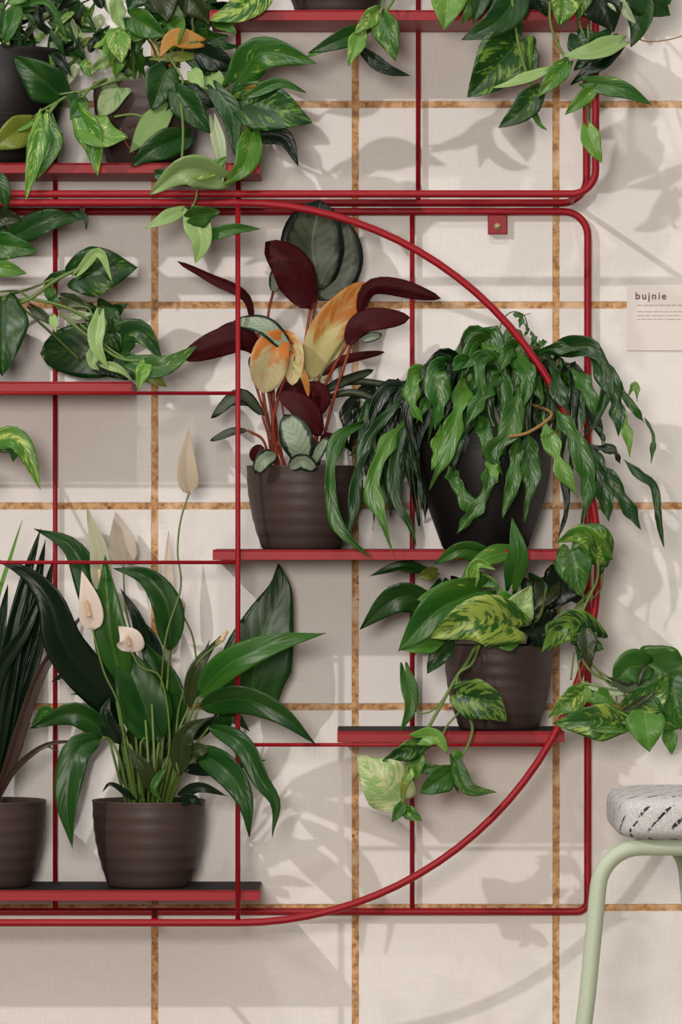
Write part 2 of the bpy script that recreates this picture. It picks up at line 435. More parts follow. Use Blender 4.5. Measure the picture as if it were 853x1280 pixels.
def soil(parent, c, r):
    A = Acc(); n = 40; A.v.append(c.copy()); rings = 5
    for k in range(1, rings+1):
        for j in range(n):
            w = 2*math.pi*j/n; q = r*k/rings
            A.v.append(c+Vector((q*math.cos(w), q*math.sin(w), random.uniform(-.0015, .0015) if k < rings else -.001)))
    for j in range(n): A.f.append((0, 1+j, 1+(j+1) % n))
    for k in range(rings-1):
        for j in range(n): A.f.append((1+k*n+j, 1+(k+1)*n+j, 1+(k+1)*n+(j+1) % n, 1+k*n+(j+1) % n))
    A.obj('soil', MSOIL, parent)
# ------------------------------------------------------------------ plants
R = random.uniform
def plant(name, label, px, f, z):
    c = P(px, 0, f); c.z = z
    return thing(name, label, 'plant', c)
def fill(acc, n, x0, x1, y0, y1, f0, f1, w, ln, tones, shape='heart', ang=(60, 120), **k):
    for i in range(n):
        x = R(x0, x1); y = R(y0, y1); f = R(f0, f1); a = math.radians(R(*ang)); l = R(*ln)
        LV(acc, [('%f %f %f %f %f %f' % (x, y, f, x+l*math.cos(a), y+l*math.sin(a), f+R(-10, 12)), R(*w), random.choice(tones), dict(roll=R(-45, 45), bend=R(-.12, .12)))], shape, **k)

# --- golden vine in the ribbed pot, upper left
p = plant('marbled_vine_plant', 'bushy marbled vine in ribbed pot on upper left shelf, stems spilling over its edge', 185, 88, ZU)
ribbed_pot(p, 185, 88, ZU, 1.0)
A = Acc()
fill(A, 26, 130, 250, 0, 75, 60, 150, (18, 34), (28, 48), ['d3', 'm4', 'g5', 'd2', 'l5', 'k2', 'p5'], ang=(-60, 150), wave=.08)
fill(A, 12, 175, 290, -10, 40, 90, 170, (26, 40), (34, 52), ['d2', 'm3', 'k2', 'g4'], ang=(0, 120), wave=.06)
LV(A, [
 ('74 118 150 17 70 165', 54, 'd3', dict(roll=-12, wave=.04)),
 ('165 22 150 210 48 165', 38, 'm2', dict(roll=15)),
 ('148 44 160 152 79 172', 32, 'l6', dict(roll=0)),
 ('247 52 160 216 48 165 199 72 168', 26, 'o3', dict(fold=.05, wave=.02)),
 ('240 70 150 185 74 150', 14, 'y3', {}),
 ('204 -12 150 209 28 165', 40, 'v2', {}),
 ('180 -20 140 160 14 150', 40, 'd2', {}),
 ('230 -14 150 262 30 160', 40, 'v3', dict(roll=30)),
 ('332 -22 170 262 26 190', 50, 'm7', dict(roll=8, bend=-.12, wave=.04)),
 ('290 -22 160 330 8 170', 34, 'g4', {}),
 ('155 102 140 122 152 160', 40, 'w6', dict(roll=20, wave=.10, back=True)),
 ('208 88 165 190 138 175', 48, 'd1', dict(roll=-10, wave=.05)),
 ('207 140 170 162 191 178', 38, 'p1', dict(roll=22, wave=.02, back=True, bulge=.04)),
 ('222 116 180 263 167 188', 42, 'd2', dict(roll=10)),
 ('226 118 170 269 134 175', 40, 'k1', dict(roll=-30)),
 ('230 172 185 164 208 192', 40, 'd1', dict(roll=-10, bend=.06)),
 ('245 64 150 299 88 150', 38, 'k1', dict(roll=15)),
 ('244 60 140 262 96 150', 38, 'd1', {}),
 ('262 94 150 284 114 160', 26, 'p4', {}),
 ('240 90 150 256 110 160', 22, 'p4', {}),
 ('268 51 150 302 57 140', 10, 'd1', dict(bend=.12), ),
 ('270 20 140 296 42 150', 26, 'g3', {}),
], f0=0)
A.leafobj('foliage', MPOTH, p)
B = Acc()
ST(B, [('183 110 95 160 60 110 130 40 120', 1.6), ('190 110 95 195 70 120 182 44 150', 1.5), ('224 95 120 204 62 140 184 44 150', 1.4), ('200 110 95 225 70 120 247 48 160', 1.5), ('205 108 100 240 50 130 242 20 140 272 -14 150', 1.6),
       ('160 105 90 140 70 100 148 44 160', 1.4), ('170 105 90 165 60 110 167 22 150', 1.4), ('143 146 168 165 143 170 184 148 172', 1.5), ('178 108 90 150 100 150 110 112 152 74 118 150', 1.7),
       ('225 85 130 215 60 140 210 30 140', 1.4), ('150 108 70 150 80 90 140 62 110', 1.2), ('172 106 70 176 85 90 178 60 110', 1.2), ('196 106 70 202 85 90 205 40 110', 1.2),
       ('212 72 160 228 100 166 224 116 180', 1.6), ('210 105 100 205 95 140 208 88 165', 1.4), ('222 80 140 232 56 160 247 52 160', 1.6)])
B.obj('stem', MSTG, p)
for q in [('212 80 150 218 95 152 222 112 150', 2.0), ('150 160 172 158 180 176 168 192 178', 1.0), ('188 46 150 184 30 150', 1.2)]:
    B = Acc(); ST(B, [q]); B.obj('aerial_root', MSTR, p)
def vine(par, stems, leaves, sr=None, shape='heart', mats=None, stm=None, **k):
    B = Acc(); ST(B, stems); o = B.obj('trailing_vine', stm or MSTG, par)
    A = Acc(); LV(A, leaves, shape, **k); A.leafobj('foliage', mats or MPOTH, o); return o
vine(p, [('178 108 100 160 98 140 110 112 155 74 126 165 52 152 175', 1.9), ('74 126 165 50 140 170 36 155 175', 1.5), ('74 126 165 60 148 176 66 170 180', 1.2)], [
 ('37 156 178 -14 188 190', 42, 'y3', dict(roll=-15, wave=.03)), ('40 152 178 0 166 180', 18, 'l2', dict(roll=20)),
 ('52 152 185 45 190 195 32 251 192', 26, 'g6', dict(roll=0, wave=.03)), ('60 152 185 68 180 192 46 226 190', 22, 'm5', {}), ('66 150 180 72 178 182 63 200 180', 8, 'l2', {})])
vine(p, [('160 105 100 130 100 150 104 120 170 96 145 182', 1.9), ('104 120 170 100 130 180 112 160 190', 1.3)], [
 ('106 158 188 160 172 200', 48, 'l5', dict(roll=-20, bend=.08)), ('100 143 185 122 220 196', 36, 'g6', dict(roll=20, bend=-.08, wave=.03)), ('98 120 170 92 142 175', 30, 'd2', {}),
 ('104 128 178 88 150 184', 24, 'm3', {})])
vine(p, [('215 100 110 240 105 150 280 118 170 306 122 185', 2.0), ('300 118 180 300 104 182', 1.4), ('286 118 175 275 112 180', 1.4)], [
 ('296 100 180 330 66 200 396 79 205', 48, 'm5', dict(roll=8, wave=.05, bulge=.2)), ('303 126 185 391 153 200', 66, 'd6', dict(roll=-6, wave=.06)),
 ('314 118 200 350 104 205 383 116 200', 16, 'm3', dict(fold=.3)), ('312 112 195 336 112 200', 14, 'o2', dict(roll=30)),
 ('316 168 175 355 172 180 373 208 178', 26, 'k1', dict(wave=.03)), ('271 114 180 290 145 190 293 194 192', 30, 'd2', dict(wave=.02)),
 ('268 154 182 276 190 192 279 229 190', 18, 'w2', dict(fold=.35, wave=.01)), ('314 168 190 281 232 200', 36, 'g5', dict(roll=-18, bend=-.14, wave=.03)),
 ('300 118 170 322 170 172', 34, 'k2', dict(roll=-30))])
vine(p, [('215 98 120 226 130 185 229 170 192 226 215 196', 1.7), ('226 210 196 240 222 198 250 236 198', 1.4), ('235 215 196 246 240 198 240 262 196', 1.2)], [
 ('274 222 192 232 212 210 187 243 205', 44, 'p3', dict(roll=-20, wave=.03, fold=.25)), ('262 214 196 214 212 200', 28, 'l6', dict(roll=20)),
 ('226 264 190 181 286 196', 20, 'p3', dict(roll=15, wave=.02)), ('240 268 195 252 300 204 244 330 200', 34, 'p4', dict(wave=.02, fold=.3)),
 ('238 272 205 275 264 210', 32, 'm3', dict(roll=30)), ('258 296 192 327 286 188', 17, 'm1', dict(bend=-.06, fold=.3)), ('198 218 190 236 232 194', 20, 'd1', {}), ('262 216 190 284 196 196', 20, 'g2', {})])

# --- dense variegated plant, black round pot at the far left of that shelf
p = plant('variegated_shrub_plant', 'dense fine-leaved plant in a black round pot, far left of the upper left shelf', 3, 86, ZU)
round_pot(p, 3, 86, ZU, .078, .144)
A = Acc()
fill(A, 95, -70, 128, -30, 72, 30, 140, (8, 18), (26, 55), ['k1', 'd2', 'd4', 'k2', 'm3', 'd5', 'k0', 'g6', 'd1'], 'lance', ang=(-130, 170), wave=.04)
fill(A, 18, 20, 130, 0, 80, 40, 130, (8, 15), (24, 45), ['p5', 'w5', 'l6', 'g6'], 'lance', ang=(20, 150), wave=.03)
LV(A, [('22 6 160 14 30 170 6 54 168', 24, 'm2', {}), ('24 8 150 60 4 165 84 48 165', 9, 'm1', dict(fold=.3)), ('10 2 160 40 -6 160', 16, 'g3', {}), ('5 48 165 12 56 165', 8, 'p4', {})], 'strap')
LV(A, [('-5 215 178 4 240 184 8 264 180', 22, 'd3', {})], 'lance')
A.leafobj('foliage', MPOTH, p)
B = Acc()
for i in range(22):
    a = R(-40, 40); ST(B, [('%f 66 %f %f 30 %f %f %f %f' % (a*.6, R(60, 110), a*1.3, R(60, 120), a*2.2+R(0, 40), R(-20, 20), R(50, 120)), 1.2)])
B.obj('stem', MSTD, p)

# --- upper right: ribbed pot and marbled vine on the top shelf
p = plant('marbled_vine_plant', 'marbled vine in ribbed pot on top shelf, one short stem hanging over shelf edge', 420, 86, ZT)
ribbed_pot(p, 420, 86, ZT, 1.0)
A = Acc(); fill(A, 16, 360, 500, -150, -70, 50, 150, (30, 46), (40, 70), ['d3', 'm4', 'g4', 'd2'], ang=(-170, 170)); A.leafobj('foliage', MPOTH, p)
vine(p, [('430 -90 95 480 -60 150 494 -8 185 470 26 190 443 46 192', 2.2), ('443 46 192 415 62 192 386 66 190', 1.4), ('470 26 190 478 10 195 480 -20 160', 1.5)], [
 ('452 38 192 420 52 200 386 66 196', 26, 'd2', dict(roll=-10, wave=.03, bend=.1)), ('451 42 196 436 82 204', 24, 'l5', dict(wave=.08)), ('478 22 195 495 76 205', 36, 'm5', dict(roll=10)),
 ('456 66 186 514 95 186', 18, 'k1', dict(bend=.1, wave=.02)), ('472 14 195 443 42 202', 24, 'l6', dict(roll=-20)), ('410 58 196 380 74 190', 8, 'g1', {})])
p = plant('marbled_vine_plant', 'large marbled vine cascading over right end of top shelf, pot hidden behind its leaves', 630, 86, ZT)
ribbed_pot(p, 630, 86, ZT, 1.0)
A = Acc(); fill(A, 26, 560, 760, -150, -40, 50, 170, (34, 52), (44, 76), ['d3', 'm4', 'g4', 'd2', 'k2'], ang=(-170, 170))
LV(A, [('562 -22 190 556 38 205', 52, 'l4', dict(roll=-10, wave=.03)), ('606 -14 180 592 30 190', 26, 'd2', {}), ('600 -10 180 578 30 180', 22, 'g3', {}), ('652 -14 185 577 50 200', 46, 'd2', dict(bend=-.12, roll=-8)), 
 ('712 -18 195 700 34 208', 46, 'g6', dict(wave=.09)), ('740 -25 190 768 40 195', 70, 'k2', dict(roll=12, wave=.06)), ('792 -24 190 839 19 185', 52, 'd3', dict(bend=.08)), ('800 -6 185 789 59 192', 40, 'd1', dict(roll=25, bend=-.1, wave=.04)),
 ('760 -10 200 796 30 204', 22, 'w5', dict(roll=20)), ('735 -20 200 722 26 202', 26, 'm5', {}), ('668 -20 180 684 20 180', 36, 'k2', {}), ('610 -20 150 620 20 150', 40, 'k1', {}), ('826 -20 185 838 6 185', 24, 'm2', {})])
A.leafobj('foliage', MPOTH, p)
B = Acc(); ST(B, [('640 -90 95 700 -60 150 745 -30 180', 2), ('630 -90 95 600 -60 150 565 -22 188', 1.8), ('650 -90 95 690 -50 170 712 -14 195', 1.6), ('640 -90 95 760 -80 150 800 -20 185', 1.8)]); B.obj('stem', MSTG, p)
vine(p, [('645 -80 100 640 -20 185 645 36 192 655 80 194 668 116 194', 2.0), ('655 80 194 640 92 196', 1.2)], [
 ('650 50 185 585 122 192', 76, 'd6', dict(roll=-14, bulge=.04)), ('680 90 200 648 102 204 616 110 200', 17, 'p2', dict(roll=30, fold=.3)), ('672 116 198 623 160 204', 34, 'd5', dict(bend=-.06)),
 ('667 138 196 674 154 198 684 163 196', 8, 'g4', dict(fold=.4)), ('662 60 180 668 100 184', 22, 'd3', {})])
vine(p, [('690 -40 170 688 24 190 700 60 194 712 78 196', 1.8), ('735 30 190 738 80 192 735 120 194 736 162 194', 1.5), ('718 0 190 725 30 194 730 44 194', 1.4)], [
 ('708 80 198 672 122 204', 26, 'g5', {}), ('774 54 196 740 66 205 702 70 202', 30, 'p3', dict(roll=25, fold=.3, wave=.03)), ('762 46 188 718 88 192', 34, 'd2', dict(wave=.12)),
 ('770 62 186 714 106 190', 24, 'k2', dict(wave=.12)), ('738 104 200 816 131 205', 26, 'm4', dict(bend=-.06)), ('742 112 204 706 144 206', 20, 'g4', {}), ('735 160 198 753 204 202', 26, 'l4', dict(bend=.05)),
 ('722 44 184 742 76 186', 40, 'd1', {})])
for q in [('788 42 190 810 52 190 850 46 184 870 30 180', .8), ('756 92 190 764 98 190 768 104 190', .8)]:
    B = Acc(); ST(B, [q]); B.obj('tendril', MSTB, p)

# --- left pothos, middle shelf
p = plant('marbled_vine_plant', 'marbled vine on small left shelf, stems reaching right, pot cut off by the left edge', -76, 86, ZL)
ribbed_pot(p, -76, 86, ZL, 1.0)
B = Acc()
ST(B, [('-70 372 90 -40 345 120 0 374 140 40 374 150 85 385 155 112 400 160', 2.0), ('-60 372 100 0 380 140 33 376 150 70 350 155 105 333 158', 2.4), ('0 372 120 40 360 130 80 342 135', 1.6), ('20 378 120 55 408 100 100 450 80', 1.6),
       ('75 392 155 110 420 165 150 448 175 190 450 185', 2.0), ('100 405 165 140 438 172 172 456 180', 1.4), ('-20 366 120 20 364 130 36 372 140', 1.5), ('80 384 150 108 384 160 118 398 165', 1.2), ('-60 372 90 -30 320 120 0 300 140 24 290 150', 1.8),
       ('-70 372 90 -60 440 150 -30 520 178 -15 552 185', 1.8)])
B.obj('stem', MSTG, p)
A = Acc()
LV(A, [('20 294 150 60 276 165 107 272 158', 36, 'd3', dict(roll=-10, wave=.08)), ('92 266 158 106 272 160 108 287 158', 10, 'd2', {}), ('-14 268 140 30 276 150', 30, 'v2', {}), ('-10 305 150 48 314 160', 36, 'm4', dict(wave=.06)), ('-20 330 150 34 342 158', 28, 'g4', {}),
 ('-16 290 140 20 300 140', 34, 'd2', {}),
 ('96 345 150 130 338 160 172 334 155', 66, 'd5', dict(roll=-8, bulge=.02)), ('100 338 160 124 316 172 140 352 172', 14, 'p4', dict(fold=.35)),
 ('4 380 160 3 470 172', 66, 'd4', dict(roll=-6)), ('166 448 70 105 438 72 50 442 62', 70, 'd1', dict(shape='oval', fold=.08, wave=.015)),
 ('122 385 140 150 440 150', 46, 'd5', {}), ('140 392 130 152 384 140 160 380 140', 18, 'd1', {}), ('134 438 140 172 414 160 203 448 158', 40, 'd5', dict(roll=0)),
 ('166 454 180 205 458 190 247 432 182', 30, 'm5', dict(roll=-12, wave=.03, bend=.1)), ('172 460 178 190 470 180 208 484 176', 24, 'y5', dict(roll=15)),
 ('124 396 170 120 430 178 135 460 176', 22, 'p4', dict(fold=.3)), ('118 436 172 116 455 176 124 462 174', 18, 'p3', {}), ('128 455 172 150 462 176 166 476 174', 12, 'p3', {}), ('183 452 184 172 488 192', 20, 'l5', dict(fold=.3)),
 ('150 448 150 178 476 160', 34, 'd4', {}), ('120 440 120 160 475 130', 40, 'k2', {}), ('60 352 130 90 336 140', 14, 'd2', {}), ('80 372 140 118 386 150', 18, 'v2', {}),
 ('40 385 140 74 410 146', 14, 'v2', {}), ('60 360 130 74 388 140', 16, 'm3', {}), ('90 395 150 116 392 155', 12, 'w4', {}), ('66 396 150 70 416 156', 12, 'p4', {})])
LV(A, [('-16 552 185 24 552 200 51 612 196', 30, 'g6', dict(roll=-14, wave=.02)), ('-12 548 180 16 560 182 16 578 180', 26, 'm2', {}), ('-18 590 180 -8 610 180', 20, 'm2', {})])
A.leafobj('foliage', MPOTH, p)

# --- calathea
p = plant('prayer_plant', 'prayer plant with maroon leaf undersides and one big silvery leaf in ribbed pot', 377, 88, ZM)
ribbed_pot(p, 377, 88, ZM, 1.0)
A = Acc()
LV(A, [('398 376 62 418 330 64 424 272 60', 72, 't0', dict(roll=0, wave=.02, fold=.05)), ('404 362 74 390 310 78 401 250 72', 82, 't0', dict(roll=6, wave=.02, fold=.08)),
 ('389 386 110 362 330 128 332 303 120', 52, 't0', dict(back=True, roll=10, fold=-.12, wave=.055)), ('342 366 100 346 346 104 352 326 100', 18, 's0', {}),
 ('318 408 120 308 370 130 264 346 132 222 327 128', 17, 't0', dict(back=True, roll=40, fold=-.3, wave=.06)),
 ('326 442 120 296 424 135 226 448 130', 36, 't0', dict(back=True, roll=-12, fold=-.15, wave=.04)), ('322 420 118 290 410 124 246 440 120', 18, 't0', dict(back=True, roll=40)),
 ('366 440 150 330 408 160 292 402 150', 26, 's0', dict(roll=20, wave=.055)),
 ('448 394 130 470 358 140 552 373 135', 24, 't0', dict(back=True, roll=20, fold=-.2, wave=.055)), ('433 432 150 455 402 160 513 397 155', 30, 't0', dict(back=True, roll=-8, fold=-.1, wave=.055)),
 ('450 425 148 478 418 150', 12, 's0', {}),
 ('402 470 120 430 450 125 481 440 120', 12, 't0', dict(back=True, fold=-.3)), ('400 492 110 425 478 112 468 462 108', 15, 't0', dict(roll=30)),
 ('412 486 100 450 478 105 530 492 100', 11, 't0', dict(roll=30, fold=-.3)), ('402 500 100 440 492 105 490 508 100', 11, 't0', dict(roll=30, fold=-.3)),
 ('330 520 120 300 494 130 264 523 126', 17, 't0', dict(roll=15)), ('322 508 120 300 502 126 280 508 124', 14, 's0', dict(roll=40)), ('310 538 125 290 540 130 263 551 126', 11, 't0', dict(roll=20)),
 ('377 580 160 372 550 170 356 518 162', 42, 's0', dict(roll=-8, wave=.02, fold=.06)), ('402 545 150 380 510 158 348 492 150', 32, 't0', dict(back=True, roll=12, fold=-.1)), ('392 500 130 370 484 140 345 498 135', 26, 't0', dict(back=True)),
 ('398 520 140 400 492 142 382 480 140', 26, 't0', dict(back=True, roll=30)),
 ('345 568 150 330 575 165 320 592 160', 22, 's0', {}), ('362 585 160 378 576 170 396 588 165', 22, 's0', dict(roll=20)), ('385 588 150 396 568 155 410 546 150', 16, 's0', {}), ('320 480 130 322 462 135 312 446 130', 18, 't0', {}),
 ('318 578 140 326 556 140', 20, 't0', dict(back=True)), ('420 545 120 404 560 120', 26, 't0', dict(back=True))], 'oval')
A.leafobj('foliage', MCAL, p)
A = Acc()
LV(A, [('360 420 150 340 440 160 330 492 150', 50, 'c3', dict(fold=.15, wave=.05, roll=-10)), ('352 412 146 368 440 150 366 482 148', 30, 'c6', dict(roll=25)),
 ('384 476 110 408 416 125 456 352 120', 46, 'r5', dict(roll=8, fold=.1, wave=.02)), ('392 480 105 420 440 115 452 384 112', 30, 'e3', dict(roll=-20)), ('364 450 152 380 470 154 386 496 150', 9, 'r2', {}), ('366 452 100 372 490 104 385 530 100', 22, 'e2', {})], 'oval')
A.leafobj('fading_leaf', MBACKLIT, p)  # cream and orange here are painted backlight, not ageing
B = Acc()
ST(B, [('352 590 110 338 540 115 318 475 120 312 450 125', 1.7), ('350 590 108 330 500 115 322 408 120', 2.2), ('356 590 108 338 480 108 335 400 105 342 364 100', 1.8), ('375 590 100 372 500 105 388 386 110', 1.9), ('380 590 98 378 470 90 394 386 90 396 370 80', 1.7),
       ('392 590 108 402 500 125 416 462 140 434 430 150', 2.1), ('396 590 106 414 510 120 436 440 125 448 394 130', 2.2), ('360 590 110 342 540 130 350 490 140 372 440 150 362 424 150', 2.1), ('345 590 112 344 540 116 330 455 120', 2.4),
       ('385 590 100 390 520 105 400 470 118', 1.6), ('388 590 98 396 530 100 402 496 100', 1.4), ('340 590 112 336 548 116 328 520 120', 1.5), ('338 590 112 330 552 120 310 538 125', 1.7), ('366 590 108 352 480 112 384 476 110', 1.3),
       ('348 590 105 340 560 105 342 500 108 338 450 106', 2.2), ('370 590 112 362 560 140 377 578 158', 1.6)])
B.obj('stem', MSTR, p)

# --- kangaroo fern
p = plant('kangaroo_fern', 'dark glossy fern with wavy hanging fronds in a large black round pot', 607, 88, ZM)
round_pot(p, 607, 88, ZM, .0815, .150)
A = Acc()
Fk = dict(wave=.17, fold=.12, nt=24, freq=15.)
def frond(n, cx, cy, cf, spread, ylo, yhi, w, tones):
    for i in range(n):
        a = R(-1, 1); x0 = cx+R(-25, 25); x1 = cx+a*spread; ye = R(ylo, yhi); f = cf+R(-45, 45)
        LV(A, [('%f %f %f %f %f %f %f %f %f %f %f %f' % (x0, cy+R(-10, 25), 90+R(-20, 20), (x0*.4+x1*.6), cy-R(5, 40), f-10, x1, cy+25+R(0, 20), f, x1+R(-14, 14), ye, f+R(-5, 5)), R(*w), random.choice(tones), dict(roll=R(-30, 30)))], 'fern', **Fk)
frond(34, 590, 480, 130, 100, 520, 590, (14, 22), ['k1', 'd1', 'd2', 'k0', 'm2'])
frond(22, 505, 515, 90, 75, 560, 665, (13, 20), ['k1', 'k0', 'd1'])
frond(16, 700, 480, 120, 45, 540, 620, (14, 20), ['k1', 'd1', 'm1', 'd2'])
frond(12, 620, 455, 120, 70, 470, 510, (16, 22), ['d2', 'm2', 'g2', 'm3'])
LV(A, [('455 528 165 424 548 186 413 590 192 418 645 195 434 672 196 464 696 194', 19, 'm4', {}),
 ('512 520 150 484 556 176 466 605 186 478 650 188 493 696 186', 20, 'g5', {}), ('500 500 130 455 560 140 442 640 150 428 684 150', 20, 'd2', {}), ('530 470 140 498 560 140 494 620 150 512 655 150 521 682 150', 17, 'd1', {}),
 ('545 468 150 519 470 185 516 505 192 530 530 190', 20, 'g5', {}), ('562 462 150 545 464 188 549 500 194 544 538 190', 28, 'm3', {}), ('582 470 150 574 510 190 556 570 198 537 613 194', 24, 'g7', {}), ('560 530 150 550 555 188 540 588 190', 22, 'l6', {}),
 ('600 480 150 578 540 180 566 590 182', 22, 'd1', {}), ('626 468 160 600 500 188 582 534 192', 20, 'm4', {}), ('590 510 150 608 545 180 604 574 182', 18, 'm1', {}), ('650 480 160 636 540 190 616 566 194 629 596 192', 26, 'm3', {}),
 ('618 560 180 616 580 192 622 604 194', 18, 'l6', {}), ('612 572 180 608 615 194 571 667 192', 26, 'm6', {}), ('560 582 176 578 618 188 598 650 186', 20, 'm5', {}), ('648 540 170 642 600 188 628 648 190', 22, 'm4', {}), ('660 540 160 664 600 180 655 654 182', 20, 'm4', {}),
 ('678 520 175 700 580 192 723 622 192', 20, 'l6', {}), ('696 510 180 724 560 198 736 610 198 727 657 196', 27, 'm2', {}), ('688 540 150 706 600 160 708 640 160 698 674 160', 14, 'k1', {}),
 ('672 440 140 735 434 178 760 470 188 752 510 186 738 544 184', 25, 'd2', {}), ('740 444 180 768 490 190 774 546 188', 24, 'd3', {}), ('768 490 186 784 540 190 788 572 188', 15, 'l4', {}), ('752 452 170 785 500 180 806 528 176', 15, 'm2', {}),
 ('806 522 176 817 545 178 814 580 176', 6.5, 'm1', {}), ('785 496 176 795 480 180 797 502 180', 8, 'l2', {}), ('730 560 180 765 562 186 776 580 184', 13, 'k2', {}), ('780 574 182 800 594 186 818 608 184 824 650 184 830 684 182', 14, 'd3', {}),
 ('735 555 180 752 600 188 762 652 186', 26, 'd3', {}), ('750 580 180 778 622 184 802 662 180', 20, 'd1', {}), ('742 530 184 752 540 184 757 556 182', 5, 'd1', {}),
 ('650 450 130 690 436 170 742 438 178', 16, 'd3', {}), ('690 450 150 700 490 182 714 520 184', 22, 'd1', {}), ('715 460 160 736 490 182 746 522 182', 20, 'm2', {}), ('600 470 130 580 452 150 560 470 160', 16, 'm3', {}), ('600 430 130 614 436 140 634 440 140', 10, 'g3', {}),
 ('640 470 140 610 446 160 574 462 164', 16, 'm3', {}), ('660 450 140 640 436 160 622 470 176', 18, 'm4', {}), ('668 440 120 668 424 120 664 414 116', 11, 'm2', {}), ('672 436 120 676 430 122 684 426 120', 8, 'm2', {}), ('642 392 120 652 396 122 650 410 120', 8, 'm2', {}), ('656 404 120 660 412 120 656 420 120', 5, 'm2', {}),
 ('560 470 150 530 462 170 504 478 170', 8, 'd2', {}), ('548 462 150 524 466 165 506 486 160', 6, 'd1', {}),
 ('640 440 150 660 470 185 655 510 188', 20, 'm3', {}), ('620 440 150 600 456 180 606 500 186', 18, 'm2', {}), ('560 480 150 536 500 180 520 530 186', 14, 'm2', {})], 'fern', **Fk)
A.leafobj('foliage', MFERN, p)
for q in [('622 470 110 622 430 118 628 402 120 640 390 120 655 394 120 661 412 120', .8), ('655 394 120 664 392 120', .5)]:
    B = Acc(); ST(B, [q]); B.obj('tendril', MSTD, p)
B = Acc(); ST(B, [('636 546 196 662 540 198 690 519 192 672 508 150 640 500 120', 2.0)]); B.obj('dry_stem', MSTB, p)
for q in [('596 480 110 588 448 120 579 434 122 578 423 122', 1.8), ('690 540 130 700 490 140 680 450 130', 1.6), ('610 540 90 610 480 100', 2.5), ('560 540 90 540 500 120 505 520 150', 1.8)]:
    B = Acc(); ST(B, [q]); B.obj('rhizome', MSTK, p)

# --- right pothos, low shelf
p = plant('marbled_vine_plant', 'marbled vine in ribbed pot on short lower right shelf, trailing down and out right', 624, 86, ZR)
ribbed_pot(p, 624, 86, ZR, 1.0)
A = Acc()
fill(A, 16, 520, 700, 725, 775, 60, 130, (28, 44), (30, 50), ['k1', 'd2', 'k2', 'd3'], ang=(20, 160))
LV(A, [('528 712 120 500 708 130 462 720 124', 16, 'd2', dict(roll=20)), ('545 715 130 520 722 136', 18, 'y4', {}), ('512 746 110 485 733 112', 12, 'k1', {}), ('534 752 140 495 748 150 450 787 140', 40, 'd3', dict(roll=-10, bend=.06)),
 ('570 738 168 521 750 180', 30, 'g5', dict(roll=-8)), ('540 760 110 516 800 120', 44, 'k2', {}), ('608 692 166 574 688 180 542 706 174', 26, 'm2', dict(roll=-12)), ('640 688 160 604 700 180 575 725 176', 26, 'g4', dict(roll=20)), 
 ('598 740 178 545 765 195 498 815 192', 60, 'm4', dict(roll=-10, wave=.05)), ('548 800 180 500 812 190', 28, 'g2', {}), ('644 784 190 596 774 212 538 797 205', 68, 'm7', dict(roll=-6, wave=.04)), ('560 802 165 534 842 170', 30, 'd1', dict(roll=10)),
 ('588 735 178 596 705 190 620 712 188', 18, 'l6', dict(fold=.35)), ('590 722 170 618 730 180 620 740 178', 20, 'm6', {}), ('610 730 170 600 715 172', 20, 'd2', {}),
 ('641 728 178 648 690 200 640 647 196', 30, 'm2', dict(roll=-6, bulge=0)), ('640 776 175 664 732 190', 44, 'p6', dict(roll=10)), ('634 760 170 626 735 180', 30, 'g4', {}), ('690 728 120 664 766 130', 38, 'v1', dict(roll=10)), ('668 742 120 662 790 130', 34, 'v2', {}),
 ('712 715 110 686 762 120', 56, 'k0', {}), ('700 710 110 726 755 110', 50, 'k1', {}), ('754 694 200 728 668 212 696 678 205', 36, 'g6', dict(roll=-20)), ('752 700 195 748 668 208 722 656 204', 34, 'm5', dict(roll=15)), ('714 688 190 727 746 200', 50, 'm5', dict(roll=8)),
 ('748 690 180 752 712 184 748 720 180', 14, 'd2', {}), ('744 796 196 710 782 212 677 816 204', 46, 'd7', dict(roll=-6)), ('730 776 190 746 806 200', 24, 'g4', {}), ('732 788 204 738 834 210', 26, 'v2', {}), ('736 806 200 755 812 204', 16, 'm5', {}), ('644 800 180 614 806 190', 26, 'g5', {}),
 ('700 780 170 690 812 176', 34, 'm3', {})])
A.leafobj('foliage', MPOTH, p)
B = Acc()
ST(B, [('620 815 90 600 780 120 590 742 165 572 740 168', 1.6), ('628 815 90 640 790 150 642 780 188', 1.8), ('640 815 100 652 780 130 641 730 176', 1.6), ('636 815 90 655 790 120 675 770 140 683 735 150', 1.7), ('650 815 90 690 800 140 720 760 170 745 730 195 748 700 200', 2.0),
       ('655 815 90 690 790 150 742 800 196', 1.6), ('606 815 90 604 780 140 598 740 176', 1.6), ('610 815 90 605 730 150 608 692 166', 1.5), ('690 765 120 690 740 110', 2.0), ('700 765 120 702 740 110', 1.6), ('645 815 90 650 790 100 648 770 120', 1.6), ('720 762 190 735 752 192 752 735 186 754 700 180', 1.0), ('748 700 198 742 660 200', 1.2)])
B.obj('stem', MSTG, p)
